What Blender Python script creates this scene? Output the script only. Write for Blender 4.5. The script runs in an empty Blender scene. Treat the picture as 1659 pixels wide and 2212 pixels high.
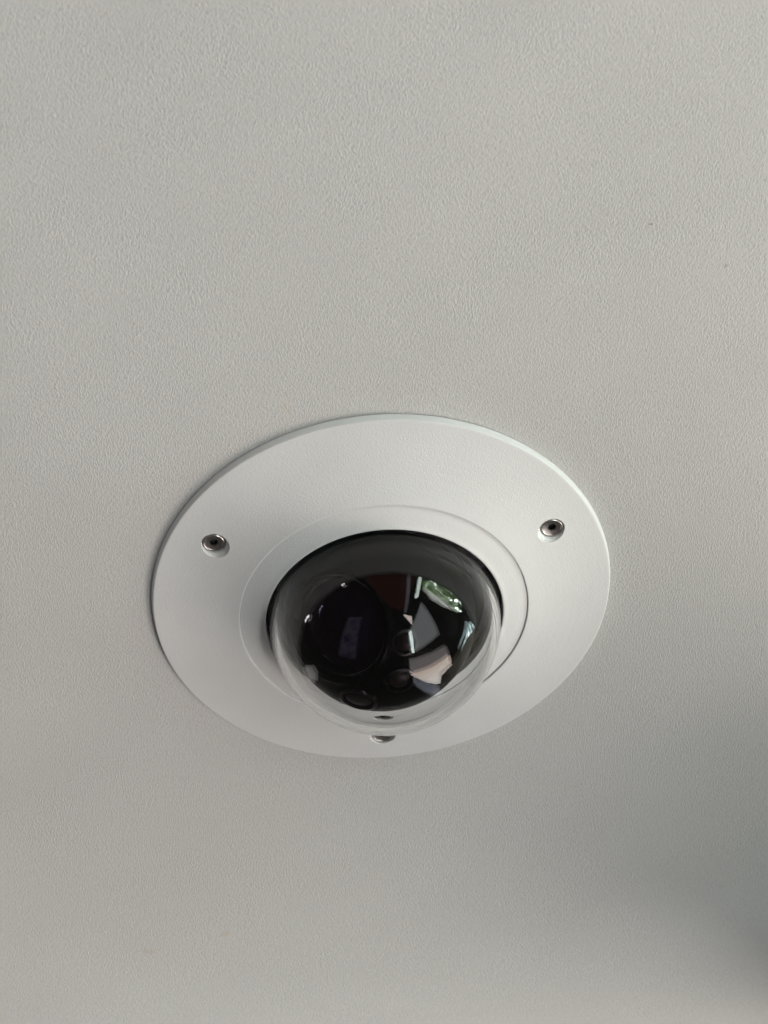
import bpy, bmesh, math, random
from mathutils import Vector, Matrix
random.seed(4)
SC = bpy.context.scene
COL = SC.collection
R = 0.085          # radius of the trim plate in metres
H = 2.55           # ceiling height
ORG = Vector((0, 0, H))

# ------------------------------------------------------------------ camera
cam_d = bpy.data.cameras.new('camera')
cam = bpy.data.objects.new('camera', cam_d)
COL.objects.link(cam)
RX, RY = 3.83292037, 7.66618539e-02


def rot(a, i):
    m = Matrix.Identity(3)
    c, s = math.cos(a), math.sin(a)
    j, k = (i + 1) % 3, (i + 2) % 3
    m[j][j] = c; m[k][k] = c; m[j][k] = -s; m[k][j] = s
    return m


M = rot(RX, 0) @ rot(RY, 1)
T = Vector((-5.77257427e-03, 3.80063205e-01, 6.87352173))
Wf = Matrix(((1, 0, 0), (0, -1, 0), (0, 0, -1)))
Cw = Wf @ (-(M.transposed() @ T))
right = Wf @ M[0]; down = Wf @ M[1]; fwd = Wf @ M[2]
rm = Matrix((right, -down, -fwd)).transposed()
cam.matrix_world = Matrix.Translation(ORG + Cw * R) @ rm.to_4x4()
cam_d.sensor_fit = 'HORIZONTAL'
cam_d.sensor_width = 36
cam_d.lens = 36 * 3400.0 / 1659.0
cam_d.clip_start = 0.01
cam_d.clip_end = 100
cam_d.dof.use_dof = True
cam_d.dof.focus_distance = 6.55 * R
cam_d.dof.aperture_fstop = 28
SC.camera = cam

# ------------------------------------------------------------------ world, exposure
w = bpy.data.worlds.new('World'); SC.world = w; w.use_nodes = True
bg = w.node_tree.nodes['Background']
bg.inputs[0].default_value = (1.0, 0.93, 0.88, 1)
bg.inputs[1].default_value = 0.06
SC.view_settings.view_transform = 'Standard'
SC.view_settings.look = 'None'
SC.view_settings.exposure = -0.2
SC.view_settings.gamma = 1
SC.cycles.max_bounces = 16
SC.cycles.transmission_bounces = 16
SC.cycles.glossy_bounces = 8
SC.cycles.caustics_refractive = True
SC.cycles.caustics_reflective = True
SC.cycles.sample_clamp_indirect = 6
SC.cycles.blur_glossy = 0.2


# ------------------------------------------------------------------ lamps: windows, tubes, and stand-ins for surfaces that are only lit
def adir(az, el):
    a, e = math.radians(az), math.radians(el)
    return Vector((math.cos(e) * math.cos(a), math.cos(e) * math.sin(a), math.sin(e)))


def poly_lamp(name, dirs, dist, rad, color=(1, 1, 1), tex=None, line=None):
    """area lamp standing dist metres from the dome, its outline given by directions (azimuth, elevation) seen
    from the dome; rad = radiance; the lamp's face is a window or lit surface of that outline"""
    P = [adir(*q) for q in dirs]
    c = sum(P, Vector()).normalized()
    Q = [p * (dist / p.dot(c)) for p in P]
    zl = c                                          # a lamp shines along its own -Z
    x = Vector((0, 0, 1)).cross(zl).normalized()    # horizontal
    y = zl.cross(x).normalized()
    us = [q.dot(x) for q in Q]; vs = [q.dot(y) for q in Q]
    u0, u1, v0, v1 = min(us), max(us), min(vs), max(vs)
    sx, sy = u1 - u0, v1 - v0
    ctr = c * dist + x * ((u0 + u1) / 2) + y * ((v0 + v1) / 2)
    d = bpy.data.lights.new(name, 'AREA')
    d.shape = 'RECTANGLE'; d.size = sx; d.size_y = sy
    d.energy = rad * 4 * sx * sy
    o = bpy.data.objects.new(name, d)
    COL.objects.link(o)
    o.matrix_world = Matrix.Translation(ORG + ctr) @ Matrix((x, y, zl)).transposed().to_4x4()
    d.use_nodes = True
    nt = d.node_tree
    em = nt.nodes['Emission']
    em.inputs[0].default_value = tuple(color) + (1,)
    uv = lamp_uv(nt)
    sp = nd(nt, 'ShaderNodeSeparateXYZ'); nt.links.new(uv, sp.inputs[0])
    U, V = sp.outputs[0], sp.outputs[1]
    W2 = [((a - u0) / sx, (e - v0) / sy) for a, e in zip(us, vs)]
    area = sum(W2[i - 1][0] * W2[i][1] - W2[i][0] * W2[i - 1][1] for i in range(len(W2)))
    if area < 0: W2.reverse()

    def side(p, q, soft=None):                      # 1 on the left of p -> q
        A, B = -(q[1] - p[1]), q[0] - p[0]
        k = mathn(nt, 'MULTIPLY_ADD', U, A, -(A * p[0] + B * p[1]))
        k = mathn(nt, 'MULTIPLY_ADD', V, B, k)
        return mathn(nt, 'GREATER_THAN', k, 0) if soft is None else k
    m = None
    for i in range(len(W2)):
        g = side(W2[i - 1], W2[i])
        m = g if m is None else mathn(nt, 'MULTIPLY', m, g)
    nt.links.new(m, em.inputs[1])
    if tex:
        ln = None
        if line:
            L = []
            for q in line:
                p = adir(*q); p = p * (dist / p.dot(c))
                L.append(((p.dot(x) - u0) / sx, (p.dot(y) - v0) / sy))
            ln = side(L[0], L[1], 1)
        tex(nt, em, uv, U, V, ln)
    return o


def nd(nt, t, **k):
    n = nt.nodes.new(t)
    for a, b in k.items():
        setattr(n, a, b)
    return n


def ramp(nt, stops, interp='LINEAR'):
    n = nd(nt, 'ShaderNodeValToRGB')
    cr = n.color_ramp
    cr.interpolation = interp
    while len(cr.elements) > 1:
        cr.elements.remove(cr.elements[-1])
    for i, (p, c) in enumerate(stops):
        e = cr.elements[0] if i == 0 else cr.elements.new(p)
        e.position = p
        e.color = tuple(c) + (1,) if len(c) == 3 else c
    return n


def mathn(nt, op, a, b=None, c=None):
    n = nd(nt, 'ShaderNodeMath', operation=op)
    for i, v in enumerate((a, b, c)):
        if v is None: continue
        if isinstance(v, (int, float)): n.inputs[i].default_value = v
        else: nt.links.new(v, n.inputs[i])
    return n.outputs[0]


def lamp_uv(nt):
    g = nd(nt, 'ShaderNodeNewGeometry')
    return g.outputs['Parametric']


def garden(nt, em, uv, U, V, ln):      # view through the window: trees, bright sky gaps, pale road below
    mp = nd(nt, 'ShaderNodeMapping'); mp.inputs['Scale'].default_value = (6, 3.2, 1)
    mp.inputs['Rotation'].default_value = (0, 0, -.12)
    nt.links.new(uv, mp.inputs[0])
    no = nd(nt, 'ShaderNodeTexNoise'); no.inputs['Scale'].default_value = 1.7; no.inputs['Detail'].default_value = 6; no.inputs['Roughness'].default_value = .62
    nt.links.new(mp.outputs[0], no.inputs[0])
    r1 = ramp(nt, [(0, (.004, .01, .004)), (.47, (.012, .026, .012)), (.535, (.07, .12, .035)), (.585, (.28, .36, .22)), (.615, (2, 2.3, 2.3)), (.66, (10, 10.8, 11)), (.75, (22, 23, 24))])
    nt.links.new(no.outputs[0], r1.inputs[0])
    m2 = nd(nt, 'ShaderNodeMapping'); m2.inputs['Scale'].default_value = (1.5, 16, 1)
    nt.links.new(uv, m2.inputs[0])
    n2 = nd(nt, 'ShaderNodeTexNoise'); n2.inputs['Scale'].default_value = 1.6; n2.inputs['Detail'].default_value = 3
    nt.links.new(m2.outputs[0], n2.inputs[0])
    r2 = ramp(nt, [(.3, (.05, .05, .05)), (.5, (.28, .29, .27)), (.68, (.6, .62, .58))])
    nt.links.new(n2.outputs[0], r2.inputs[0])
    mx = nd(nt, 'ShaderNodeMix', data_type='RGBA')
    f = nd(nt, 'ShaderNodeMapRange'); nt.links.new(V, f.inputs[0])
    f.inputs[1].default_value = .42; f.inputs[2].default_value = .3
    nt.links.new(f.outputs[0], mx.inputs[0]); nt.links.new(r1.outputs[0], mx.inputs[6]); nt.links.new(r2.outputs[0], mx.inputs[7])
    nt.links.new(mx.outputs[2], em.inputs[0])


def sunlit(nt, em, uv, U, V, ln):      # emission colours that paint sun and shade of a pale floor
    no = nd(nt, 'ShaderNodeTexNoise'); no.inputs['Scale'].default_value = 5; no.inputs['Detail'].default_value = 4
    nt.links.new(uv, no.inputs[0])
    k = mathn(nt, 'MULTIPLY_ADD', no.outputs[0], .03, ln)
    k = mathn(nt, 'ADD', k, .485)
    r1 = ramp(nt, [(0, (.14, .13, .13)), (.485, (.17, .15, .15)), (.505, (.84, .66, .55)), (.62, (.94, .81, .71)), (.85, (1.1, 1.03, .97))])
    nt.links.new(k, r1.inputs[0])
    nt.links.new(r1.outputs[0], em.inputs[0])


def teal(nt, em, uv, U, V, ln):        # shaded courtyard through the far pane
    mp = nd(nt, 'ShaderNodeMapping'); mp.inputs['Scale'].default_value = (3.2, 3.5, 1)
    nt.links.new(uv, mp.inputs[0])
    no = nd(nt, 'ShaderNodeTexNoise'); no.inputs['Scale'].default_value = 1.7; no.inputs['Detail'].default_value = 4
    nt.links.new(mp.outputs[0], no.inputs[0])
    r1 = ramp(nt, [(0, (.03, .04, .04)), (.45, (.12, .15, .15)), (.55, (.45, .62, .64)), (.62, (1.4, 1.7, 1.7)), (.7, (3, 3.3, 3.3))])
    nt.links.new(no.outputs[0], r1.inputs[0])
    nt.links.new(r1.outputs[0], em.inputs[0])


def screen(nt, em, uv, U, V, ln):      # a phone held up, rows on its screen
    no = nd(nt, 'ShaderNodeTexNoise'); no.inputs['Scale'].default_value = 6; no.inputs['Detail'].default_value = 3
    nt.links.new(uv, no.inputs[0])
    r1 = ramp(nt, [(.36, (.08, .09, .35)), (.46, (.42, .42, .62)), (.6, (.62, .52, .75))])
    nt.links.new(no.outputs[0], r1.inputs[0])
    nt.links.new(r1.outputs[0], em.inputs[0])


poly_lamp('window_light', [(-56, -4), (-47, -2), (-31, -2), (-14, -3), (-11, -9), (-26, -16), (-43, -18), (-54, -12)], 2.6, 22, tex=garden)
poly_lamp('side_window_light', [(-60, -2), (-57, -2), (-58, -23), (-61, -23)], 2.6, 14, (.88, 1, .93))
poly_lamp('floor_bounce', [(-3, -72), (0, -36), (38, -25), (43, -38), (43, -50), (39, -68)], 3.2, 9.6, tex=sunlit, line=[(12, -33), (39, -68)])  # lamp in place of a floor that only reflects the sun
poly_lamp('desk_bounce', [(-53, -24), (-39, -31), (-16, -37), (-17, -65), (-54, -51)], 3.2, 1.7, (.96, .98, 1))  # lamp standing in for a desk top that is merely lit
poly_lamp('far_window_light', [(0, -6), (8, -2), (13, -1.5), (28, -3), (31, -7), (30, -20), (12, -22)], 2.6, 17, tex=teal)
poly_lamp('desk_edge_bounce', [(-55, -56), (-54, -52), (-19, -66), (-22, -68.5)], 2.2, 22, (.85, 1, .97))  # emitting strip put in for the lit edge of the desk
poly_lamp('streak_light', [(-59, -41), (-71, -41), (-55, -48)], 2.2, 12, (1, .86, .8))  # warm lamp for a small bright streak mirrored in the dome
poly_lamp('wood_wall_bounce', [(-110, -2), (-100, -2), (-85, -2), (-62, -3), (-72, -38), (-88, -34)], 2.6, .11, (1, .25, .13))  # faint red lamp added for the wall's brown tint in the dome
poly_lamp('floor_edge_bounce', [(44, -27), (56, -22), (54, -56), (43, -62)], 3.2, 1.3, (.8, .85, 1))  # dim added lamp instead of further lit floor
poly_lamp('window_gap_light', [(-70, -2), (-67, -2), (-66, -39), (-70, -39)], 2.6, .7, (.9, .85, 1))  # dim strip for a gap of the window, mirrored in the dome
for az0, az1 in ((-131, -127), (-177, -170)):
    for el in (-1.0, -2.1):
        poly_lamp('tube_light', [(az0, el), (az1, el), (az1, el - .55), (az0, el - .55)], 2.4, 30)
poly_lamp('screen_light', [(-136, -33), (-122, -39), (-176, -60), (180, -44)], .6, .35, tex=screen)
poly_lamp('doorway_light', [(147, -3), (153, -15), (148, -18), (138, -12), (138, -3)], 2.6, 1.0, (1, .93, .9))


# ------------------------------------------------------------------ materials
def mat(name, color=(.8, .8, .8), rough=.5, metal=0, **k):
    m = bpy.data.materials.new(name); m.use_nodes = True
    b = m.node_tree.nodes['Principled BSDF']
    b.inputs['Base Color'].default_value = tuple(color) + (1,)
    b.inputs['Roughness'].default_value = rough
    b.inputs['Metallic'].default_value = metal
    for a, v in k.items():
        b.inputs[a].default_value = v
    return m, m.node_tree, b


def noise(nt, vec, scale, detail=2, rough=.5, dist=0):
    n = nd(nt, 'ShaderNodeTexNoise')
    n.inputs['Scale'].default_value = scale
    n.inputs['Detail'].default_value = detail
    n.inputs['Roughness'].default_value = rough
    n.inputs['Distortion'].default_value = dist
    if vec: nt.links.new(vec, n.inputs['Vector'])
    return n.outputs[0]


def bump(nt, b, h, strength, dist):
    n = nd(nt, 'ShaderNodeBump')
    n.inputs['Strength'].default_value = strength
    n.inputs['Distance'].default_value = dist
    nt.links.new(h, n.inputs['Height'])
    nt.links.new(n.outputs[0], b.inputs['Normal'])


def ceiling_mat():
    m, nt, b = mat('painted_ceiling', (.58, .575, .55), .75)
    tc = nd(nt, 'ShaderNodeTexCoord').outputs['Object']
    # rolled paint: short crinkles whose direction wanders
    wa = nd(nt, 'ShaderNodeTexNoise'); wa.inputs['Scale'].default_value = 22; wa.inputs['Detail'].default_value = 1
    nt.links.new(tc, wa.inputs['Vector'])
    v = nd(nt, 'ShaderNodeVectorMath', operation='MULTIPLY_ADD')
    nt.links.new(wa.outputs['Color'], v.inputs[0]); v.inputs[1].default_value = (.012, .012, 0)
    nt.links.new(tc, v.inputs[2])
    mp = nd(nt, 'ShaderNodeMapping'); mp.inputs['Scale'].default_value = (1, .5, 1)
    mp.inputs['Rotation'].default_value = (0, 0, .35)
    nt.links.new(v.outputs[0], mp.inputs[0])
    fine = noise(nt, mp.outputs[0], 1700, 3, .6, .6)
    mid = noise(nt, tc, 420, 2, .5, .3)
    h = mathn(nt, 'ADD', fine, mathn(nt, 'MULTIPLY', mid, .2))
    var = noise(nt, tc, 17, 3)
    h = mathn(nt, 'MULTIPLY', mathn(nt, 'SUBTRACT', h, .6), mathn(nt, 'MULTIPLY_ADD', var, 1.7, .12))
    bump(nt, b, h, .7, .00065)
    big = noise(nt, tc, 9, 3)
    r = ramp(nt, [(.3, (.537, .535, .522)), (.7, (.572, .570, .557))])
    nt.links.new(big, r.inputs[0])
    gr = ramp(nt, [(.32, (.90, .90, .91)), (.5, (1, 1, 1)), (.68, (1.07, 1.065, 1.04))])
    nt.links.new(fine, gr.inputs[0])
    mg = nd(nt, 'ShaderNodeMix', data_type='RGBA', blend_type='MULTIPLY'); mg.inputs[0].default_value = 1
    nt.links.new(r.outputs[0], mg.inputs[6]); nt.links.new(gr.outputs[0], mg.inputs[7])
    # two faint brownish smudges and a few dust specks
    col = mg.outputs[2]
    sp = nd(nt, 'ShaderNodeSeparateXYZ'); nt.links.new(tc, sp.inputs[0])
    for (x, y, sx, sy, rt, c, amt) in SMUDGES:
        mp2 = nd(nt, 'ShaderNodeMapping', vector_type='TEXTURE')
        mp2.inputs['Location'].default_value = (x * R, y * R, 0)
        mp2.inputs['Rotation'].default_value = (0, 0, rt)
        mp2.inputs['Scale'].default_value = (sx * R, sy * R, 1)
        nt.links.new(tc, mp2.inputs[0])
        ln = nd(nt, 'ShaderNodeVectorMath', operation='LENGTH'); nt.links.new(mp2.outputs[0], ln.inputs[0])
        f = nd(nt, 'ShaderNodeMapRange', interpolation_type='SMOOTHSTEP')
        f.inputs[1].default_value = 1; f.inputs[2].default_value = .1; f.inputs[3].default_value = 0; f.inputs[4].default_value = amt
        nt.links.new(mathn(nt, 'ADD', ln.outputs['Value'], mathn(nt, 'MULTIPLY', mathn(nt, 'SUBTRACT', mid, .5), 1.2)), f.inputs[0])
        mx = nd(nt, 'ShaderNodeMix', data_type='RGBA')
        nt.links.new(f.outputs[0], mx.inputs[0]); nt.links.new(col, mx.inputs[6])
        mx.inputs[7].default_value = tuple(c) + (1,)
        col = mx.outputs[2]
    nt.links.new(col, b.inputs['Base Color'])
    return m


f_ = 3400.0


def ceil_at(px, py):             # 1659-wide photo pixel -> point of the ceiling, in plate radii
    d = right * ((px - 829.5) / f_) + down * ((py - 1106) / f_) + fwd
    p = Cw + d * (-Cw.z / d.z)
    return p.x, p.y


SMUDGES = []
for (px, py, sx, sy, rt, c, a) in [(485, 2018, .05, .035, 0, (.5, .40, .32), .4), (320, 2055, .07, .03, .25, (.5, .41, .33), .4),
                                   (1406, 484, .011, .006, 0, (.1, .1, .105), .75), (1568, 574, .008, .014, 0, (.22, .22, .24), .6),
                                   (830, 1655, .012, .012, 0, (.4, .38, .25), .5), (1148, 1660, .009, .009, 0, (.3, .3, .3), .4),
                                   (340, 1100, .01, .01, 0, (.35, .3, .25), .4), (620, 880, .03, .05, 0, (.6, .5, .36), .25)]:
    SMUDGES.append((*ceil_at(px, py), sx, sy, rt, c, a))

m_ceiling = ceiling_mat()


def plate_mat(name):
    m, nt, b = mat(name, (.80, .80, .79), .42)
    tc = nd(nt, 'ShaderNodeTexCoord').outputs['Object']
    h = noise(nt, tc, 1500, 2, .6)
    bump(nt, b, h, .32, .0004)
    r = ramp(nt, [(.35, (.66, .666, .662)), (.65, (.695, .701, .697))])
    nt.links.new(noise(nt, tc, 30, 3), r.inputs[0])
    # a few specks of dirt
    vo = nd(nt, 'ShaderNodeTexVoronoi'); vo.inputs['Scale'].default_value = 70
    nt.links.new(tc, vo.inputs['Vector'])
    sel = nd(nt, 'ShaderNodeSeparateColor'); nt.links.new(vo.outputs['Color'], sel.inputs[0])
    f = mathn(nt, 'MULTIPLY', mathn(nt, 'LESS_THAN', vo.outputs['Distance'], .022), mathn(nt, 'GREATER_THAN', sel.outputs[0], .9))
    mx = nd(nt, 'ShaderNodeMix', data_type='RGBA')
    nt.links.new(mathn(nt, 'MULTIPLY', f, .75), mx.inputs[0]); nt.links.new(r.outputs[0], mx.inputs[6]); mx.inputs[7].default_value = (.1, .095, .09, 1)
    nt.links.new(mx.outputs[2], b.inputs['Base Color'])
    rr = ramp(nt, [(.3, (.48,) * 3), (.7, (.58,) * 3)])
    nt.links.new(noise(nt, tc, 60, 3), rr.inputs[0])
    nt.links.new(rr.outputs[0], b.inputs['Roughness'])
    return m


m_plate = plate_mat('white_powder_coat')
m_steel, nt, b = mat('screw_steel', (.46, .44, .42), .28, 1)
bump(nt, b, noise(nt, nd(nt, 'ShaderNodeTexCoord').outputs['Object'], 900, 3), .15, .0002)
m_socket, nt, b = mat('dark_socket', (.012, .011, .01), .6)
bump(nt, b, noise(nt, nd(nt, 'ShaderNodeTexCoord').outputs['Object'], 900, 3), .15, .0002)
m_black, nt, b = mat('black_plastic', (.006, .006, .007), .35)
bump(nt, b, noise(nt, nd(nt, 'ShaderNodeTexCoord').outputs['Object'], 1400, 2), .1, .0002)
m_gloss, nt, b = mat('glossy_black', (.0012, .0012, .0014), .3)
b.inputs['Specular IOR Level'].default_value = .01
nt.links.new(ramp(nt, [(.3, (.18,) * 3), (.7, (.26,) * 3)]).outputs[0], b.inputs['Roughness'])
m_rubber, nt, b = mat('black_rubber', (.008, .008, .008), .7)
bump(nt, b, noise(nt, nd(nt, 'ShaderNodeTexCoord').outputs['Object'], 900, 2), .2, .0002)
m_glass, nt, b = mat('clear_dome', (.97, .98, .98), 0.0)
b.inputs['Transmission Weight'].default_value = 1
b.inputs['IOR'].default_value = 1.35
m_lens, nt, b = mat('coated_lens', (.003, .002, .004), .04)
b.inputs['Specular IOR Level'].default_value = .1
b.inputs['Specular Tint'].default_value = (.8, .5, 1, 1)
m_led, nt, b = mat('led_lens', (.008, .004, .005), .3)
b.inputs['Specular IOR Level'].default_value = .08
m_ring, nt, b = mat('dark_metal_ring', (.02, .019, .021), .3, 1)
for mm in (m_lens, m_led, m_ring, m_glass):
    nt = mm.node_tree
    bb = nt.nodes['Principled BSDF']
    if mm is not m_glass:
        n = noise(nt, nd(nt, 'ShaderNodeTexCoord').outputs['Object'], 500, 2)
        bump(nt, bb, n, .03, .0001)


# ------------------------------------------------------------------ mesh helpers (plate radii, z down from the ceiling -> world)
def lathe_bm(prof, seg=192, closed=False, caps=False):
    bm = bmesh.new()
    rings = []
    for (r, h) in prof:
        if r < 1e-6:
            rings.append([bm.verts.new((0, 0, -h * R))])
        else:
            rings.append([bm.verts.new((r * R * math.cos(2 * math.pi * i / seg), r * R * math.sin(2 * math.pi * i / seg), -h * R)) for i in range(seg)])
    n = len(rings)
    for k in range(n if closed else n - 1):
        a, b = rings[k], rings[(k + 1) % n]
        for i in range(seg):
            j = (i + 1) % seg
            if len(a) == 1 and len(b) == 1: continue
            if len(a) == 1: bm.faces.new((a[0], b[j], b[i]))
            elif len(b) == 1: bm.faces.new((a[i], a[j], b[0]))
            else: bm.faces.new((a[i], a[j], b[j], b[i]))
    bmesh.ops.recalc_face_normals(bm, faces=bm.faces)
    return bm


def obj(name, bm, material, parent=None, smooth=35, **props):
    me = bpy.data.meshes.new(name)
    bm.to_mesh(me); bm.free()
    me.materials.append(material)
    if smooth:
        for p in me.polygons: p.use_smooth = True
        me.set_sharp_from_angle(angle=math.radians(smooth))
    o = bpy.data.objects.new(name, me)
    COL.objects.link(o)
    if parent: o.parent = parent
    for k, v in props.items(): o[k] = v
    return o


def fillet(prof, rad, n=5):
    """round the inner corners of an open profile"""
    out = [prof[0]]
    for i in range(1, len(prof) - 1):
        p0, p1, p2 = (Vector(prof[i + d]) for d in (-1, 0, 1))
        a, b = (p0 - p1), (p2 - p1)
        t = min(rad, a.length * .45, b.length * .45)
        s, e = p1 + a.normalized() * t, p1 + b.normalized() * t
        for k in range(n + 1):
            u = k / n
            out.append(tuple((1 - u) ** 2 * s + 2 * u * (1 - u) * p1 + u * u * e))
    out.append(prof[-1])
    return out


# ------------------------------------------------------------------ ceiling: one painted slab with the hole the camera sits in
def ceiling():
    bm = bmesh.new()
    seg = 96; rh = .8 * R; S = 4.0
    inner = [bm.verts.new((rh * math.cos(2 * math.pi * i / seg), rh * math.sin(2 * math.pi * i / seg), 0)) for i in range(seg)]
    upper = [bm.verts.new((v.co.x, v.co.y, .04)) for v in inner]
    mid = [bm.verts.new((6 * v.co.x, 6 * v.co.y, 0)) for v in inner]
    outr = []
    for i in range(seg):
        a = 2 * math.pi * i / seg
        k = S / max(abs(math.cos(a)), abs(math.sin(a)))
        outr.append(bm.verts.new((k * math.cos(a), k * math.sin(a), 0)))
    for i in range(seg):
        j = (i + 1) % seg
        bm.faces.new((inner[i], mid[i], mid[j], inner[j]))
        bm.faces.new((mid[i], outr[i], outr[j], mid[j]))
        bm.faces.new((inner[i], inner[j], upper[j], upper[i]))
    bm.faces.new(upper)
    bmesh.ops.recalc_face_normals(bm, faces=bm.faces)
    o = obj('ceiling', bm, m_ceiling, None, 35)
    o.location = ORG
    o['kind'] = 'structure'
    return o


ceiling()

# unseen block added outside the right frame edge to cast a soft ceiling shadow
bm = bmesh.new()
bmesh.ops.create_cube(bm, size=1)
bmesh.ops.scale(bm, vec=(9 * R, 1.85 * R, 3.5 * R), verts=bm.verts)
bmesh.ops.bevel(bm, geom=list(bm.edges), offset=.004, segments=3, profile=.5, affect='EDGES')
m_col, nt, b = mat('blocker_paint', (.5, .42, .36), .6)  # colour of the added shadow block
bump(nt, b, noise(nt, nd(nt, 'ShaderNodeTexCoord').outputs['Object'], 300, 2), .2, .0004)
shadow_blocker = obj('shadow_blocker', bm, m_col, None, 40)
shadow_blocker.location = (7.85 * R, 2.85 * R, H - 1.75 * R - .0004)
shadow_blocker['kind'] = 'structure'

# ------------------------------------------------------------------ the dome camera
root = bpy.data.objects.new('dome_camera', None)
COL.objects.link(root)
root.location = ORG
root['label'] = 'white round flush mounted security camera with clear dome on the pale ceiling'
root['category'] = 'security camera'

RB, HC, RD, TH = .511, .128, .498, .032      # opening, dome centre depth, dome outer radius, shell thickness

def PH_(r):                      # height of the plate's dished face at radius r
    return .0345 + .1250 * (1 - r) + .2560 * (1 - r) ** 2


# trim plate: low cone with a bevelled rim and a step where the inner bezel sits
plate_prof = fillet([(.70, .004), (.985, .001), (1.0, .004), (.9925, .0335), (.989, PH_(.989))] + [(r_, PH_(r_)) for r_ in (.97, .94, .90, .86, .82, .78, .74, .70, .66)] + [(.6275, PH_(.6275)), (.6225, .1165), (.6225, .02)], .003, 4)
plate_prof += [(.70, .004)]
bm = lathe_bm(plate_prof[:-1], 256, closed=True)
plate = obj('trim_plate', bm, m_plate, root, 30)

# countersunk screw holes
PH = 2.61155872
SCREWS = []
for k in range(3):
    a = -(PH + k * 2 * math.pi / 3)
    SCREWS.append((.818 * math.cos(a), .818 * math.sin(a)))
h_s = PH_(.818)
cuts = bmesh.new()
tool_prof = fillet([(0, h_s - .054), (.049, h_s - .054), (.0505, h_s - .012), (.062, h_s + .0025), (.075, h_s + .05)], .008, 4) + [(0, h_s + .05)]
for (x, y) in SCREWS:
    tb = lathe_bm(tool_prof, 48)
    tb.transform(Matrix.Translation((x * R, y * R, 0)))
    me_t = bpy.data.meshes.new('t'); tb.to_mesh(me_t); tb.free()
    cuts.from_mesh(me_t); bpy.data.meshes.remove(me_t)
me_c = bpy.data.meshes.new('screw_hole_cut'); cuts.to_mesh(me_c); cuts.free()
cutter = bpy.data.objects.new('screw_hole_cut', me_c)
COL.objects.link(cutter); cutter.location = ORG
bo = plate.modifiers.new('holes', 'BOOLEAN'); bo.operation = 'DIFFERENCE'; bo.solver = 'EXACT'; bo.object = cutter
bpy.context.view_layer.update()
dg = bpy.context.evaluated_depsgraph_get()
me_n = bpy.data.meshes.new_from_object(plate.evaluated_get(dg))
plate.modifiers.clear()
plate.data = me_n
me_n.name = 'trim_plate'
for p in me_n.polygons: p.use_smooth = True
me_n.set_sharp_from_angle(angle=math.radians(30))
bpy.data.objects.remove(cutter)

# inner bezel round the dome
bz = fillet([(.6222, .03), (.6222, .1085), (.60, .1150), (.575, .1225), (.535, .1325), (.518, .139), (RB, .138), (RB, .04)], .006, 4)
bm = lathe_bm(bz + [], 224, closed=True)
obj('dome_bezel', bm, m_plate, root, 40)

# dark gasket in the gap between bezel and dome, and the black pan behind the glass
obj('gasket', lathe_bm([(RB - .001, .095), (RD + .001, .095), (RD + .001, .03), (RB - .001, .03)], 160, closed=True), m_rubber, root)
obj('base_pan', lathe_bm([(RD - TH - .003, .085), (.44, .085), (.43, .05), (.42, -.10), (0, -.10)], 128), m_black, root)


# clear dome: hemisphere shell on a short straight collar
def dome_prof(rd):
    p = []
    for i in range(49):
        t = math.pi / 2 * i / 48
        p.append((rd * math.cos(t), HC + rd * math.sin(t)))
    return p


out_p = [(RD, .03)] + dome_prof(RD)
in_p = [(RD - TH, .03)] + dome_prof(RD - TH)
out_p[-1] = (0, HC + RD); in_p[-1] = (0, HC + RD - TH)
bm = lathe_bm(out_p + in_p[::-1], 224, closed=True)
obj('dome_cover', bm, m_glass, root, 40)

# ball module: black sphere with a round lens window and small lamps beside it
BC = Vector((-.015, 0, .10)); BR = .415


def sphere_prof(r, t0, n=40):
    return [(r * math.sin(t0 + (math.pi - t0) * i / n), -r * math.cos(t0 + (math.pi - t0) * i / n)) for i in range(n + 1)]


def place(bm, axis, center):
    """bm was lathed about z with 'out' = positive h (= -z); turn that to axis (x, y, h) at center"""
    ax = Vector((axis[0], axis[1], -axis[2])).normalized()
    q = Vector((0, 0, -1)).rotation_difference(ax)
    bm.transform(Matrix.Translation(Vector((center[0], center[1], -center[2])) * R) @ q.to_matrix().to_4x4())
    return bm


lens_ax = Vector((-.54, -.49, .68)).normalized()
t0 = math.asin(.24 / BR)
bprof = [(BR * math.sin(t), BR * math.cos(t)) for t in [t0 + (math.pi - t0) * i / 48 for i in range(49)]]
z0 = BR * math.cos(t0)
bprof = [(0, z0 - .05), (.214, z0 - .05), (.216, z0 + .012), (.232, z0 + .014)] + bprof
bprof[-1] = (0, -BR)
ball = obj('camera_ball', place(lathe_bm(bprof, 128), lens_ax, BC), m_gloss, root, 30)
obj('lens_ring', place(lathe_bm([(.2138, z0 - .045), (.206, z0 - .012), (.202, z0 - .014), (.20, z0 - .045)], 96, closed=True), lens_ax, BC), m_ring, ball)
obj('front_lens', place(lathe_bm([(.1995, z0 - .045), (.195, z0 - .03), (.16, z0 - .014), (.12, z0 - .003), (.08, z0 + .005), (.04, z0 + .009), (0, z0 + .0105)], 96), lens_ax, BC), m_lens, ball)
for (ax, ay, ah, r) in [(.168, -.449, .878, .045), (-.293, .278, .915, .07), (.107, -.059, .993, .055)]:
    d = Vector((ax, ay, ah)).normalized()
    zz = math.sqrt(BR * BR - r * r)
    hs = obj('lamp_ring', place(lathe_bm([(r + .012, zz - .02), (r + .010, zz + .010), (r, zz + .012), (r - .004, zz - .008)], 64), d, BC), m_ring, ball)
    obj('lamp_lens', place(lathe_bm([(r - .003, zz - .006), (r * .7, zz + .006), (r * .35, zz + .012), (0, zz + .013)], 48), d, BC), m_led, ball)


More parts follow.
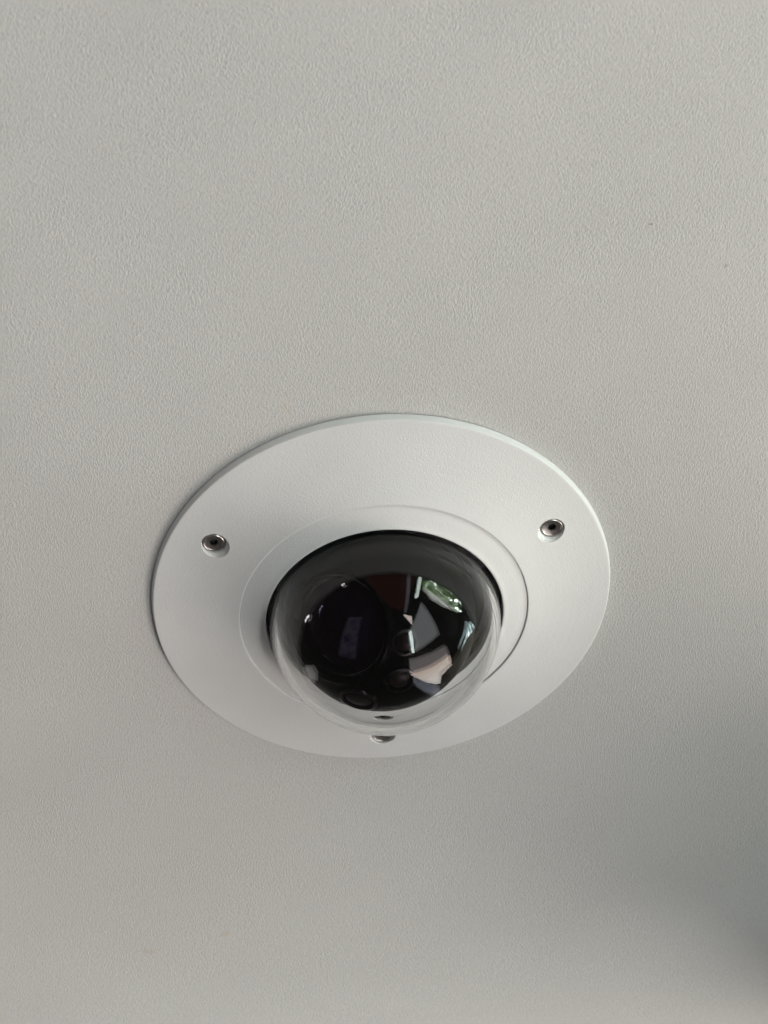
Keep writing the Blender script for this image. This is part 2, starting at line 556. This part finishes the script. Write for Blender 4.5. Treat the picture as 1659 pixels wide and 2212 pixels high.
# socket screws sunk in the plate
def screw_bm():
    bm = bmesh.new()
    seg = 48
    prof = [(.030, -.03), (.0455, -.03), (.0465, -.008), (.0445, -.002), (.041, 0), (.038, -.001), (.0355, -.0035), (.028, -.0048)]
    rings = [[bm.verts.new((r * R * math.cos(2 * math.pi * i / seg), r * R * math.sin(2 * math.pi * i / seg), -h * R)) for i in range(seg)] for r, h in prof]
    for a, b in zip(rings, rings[1:]):
        for i in range(seg):
            bm.faces.new((a[i], a[(i + 1) % seg], b[(i + 1) % seg], b[i]))
    # hexagonal socket: blend the last ring to a hexagon
    def hexr(a, r):
        q = (a % (math.pi / 3)) - math.pi / 6
        return r * math.cos(math.pi / 6) / math.cos(q)
    prev = rings[-1]
    for rr, h in ((.0195, -.0056), (.0172, -.0115)):
        ring = [bm.verts.new((hexr(2 * math.pi * i / seg, rr) * R * math.cos(2 * math.pi * i / seg), hexr(2 * math.pi * i / seg, rr) * R * math.sin(2 * math.pi * i / seg), -h * R)) for i in range(seg)]
        for i in range(seg):
            bm.faces.new((prev[i], prev[(i + 1) % seg], ring[(i + 1) % seg], ring[i]))
        prev = ring
    bmesh.ops.recalc_face_normals(bm, faces=bm.faces)
    return bm


def socket_bm():                # hexagonal pocket of the socket head
    bm = bmesh.new()
    P = [[bm.verts.new((r * R * math.cos(math.pi / 3 * i), r * R * math.sin(math.pi / 3 * i), -h * R)) for i in range(6)]
         for r, h in ((.0173, -.0113), (.0168, -.030), (.006, -.035))]
    for a, b in zip(P, P[1:]):
        for i in range(6):
            bm.faces.new((a[i], a[(i + 1) % 6], b[(i + 1) % 6], b[i]))
    bm.faces.new(P[-1])
    bmesh.ops.recalc_face_normals(bm, faces=bm.faces)
    bmesh.ops.reverse_faces(bm, faces=bm.faces)
    return bm


sm = None
for k, (x, y) in enumerate(SCREWS):
    if sm is None:
        s = obj('screw', screw_bm(), m_steel, root, 25); sm = s.data
        hx = obj('hex_socket', socket_bm(), m_socket, s, 25); hm = hx.data
    else:
        s = bpy.data.objects.new('screw', sm); COL.objects.link(s); s.parent = root
        hx = bpy.data.objects.new('hex_socket', hm); COL.objects.link(hx); hx.parent = s
    s.location = (x * R, y * R, -(h_s - .012) * R)
    s.rotation_euler = (0, 0, (.3, 1.1, .7)[k])
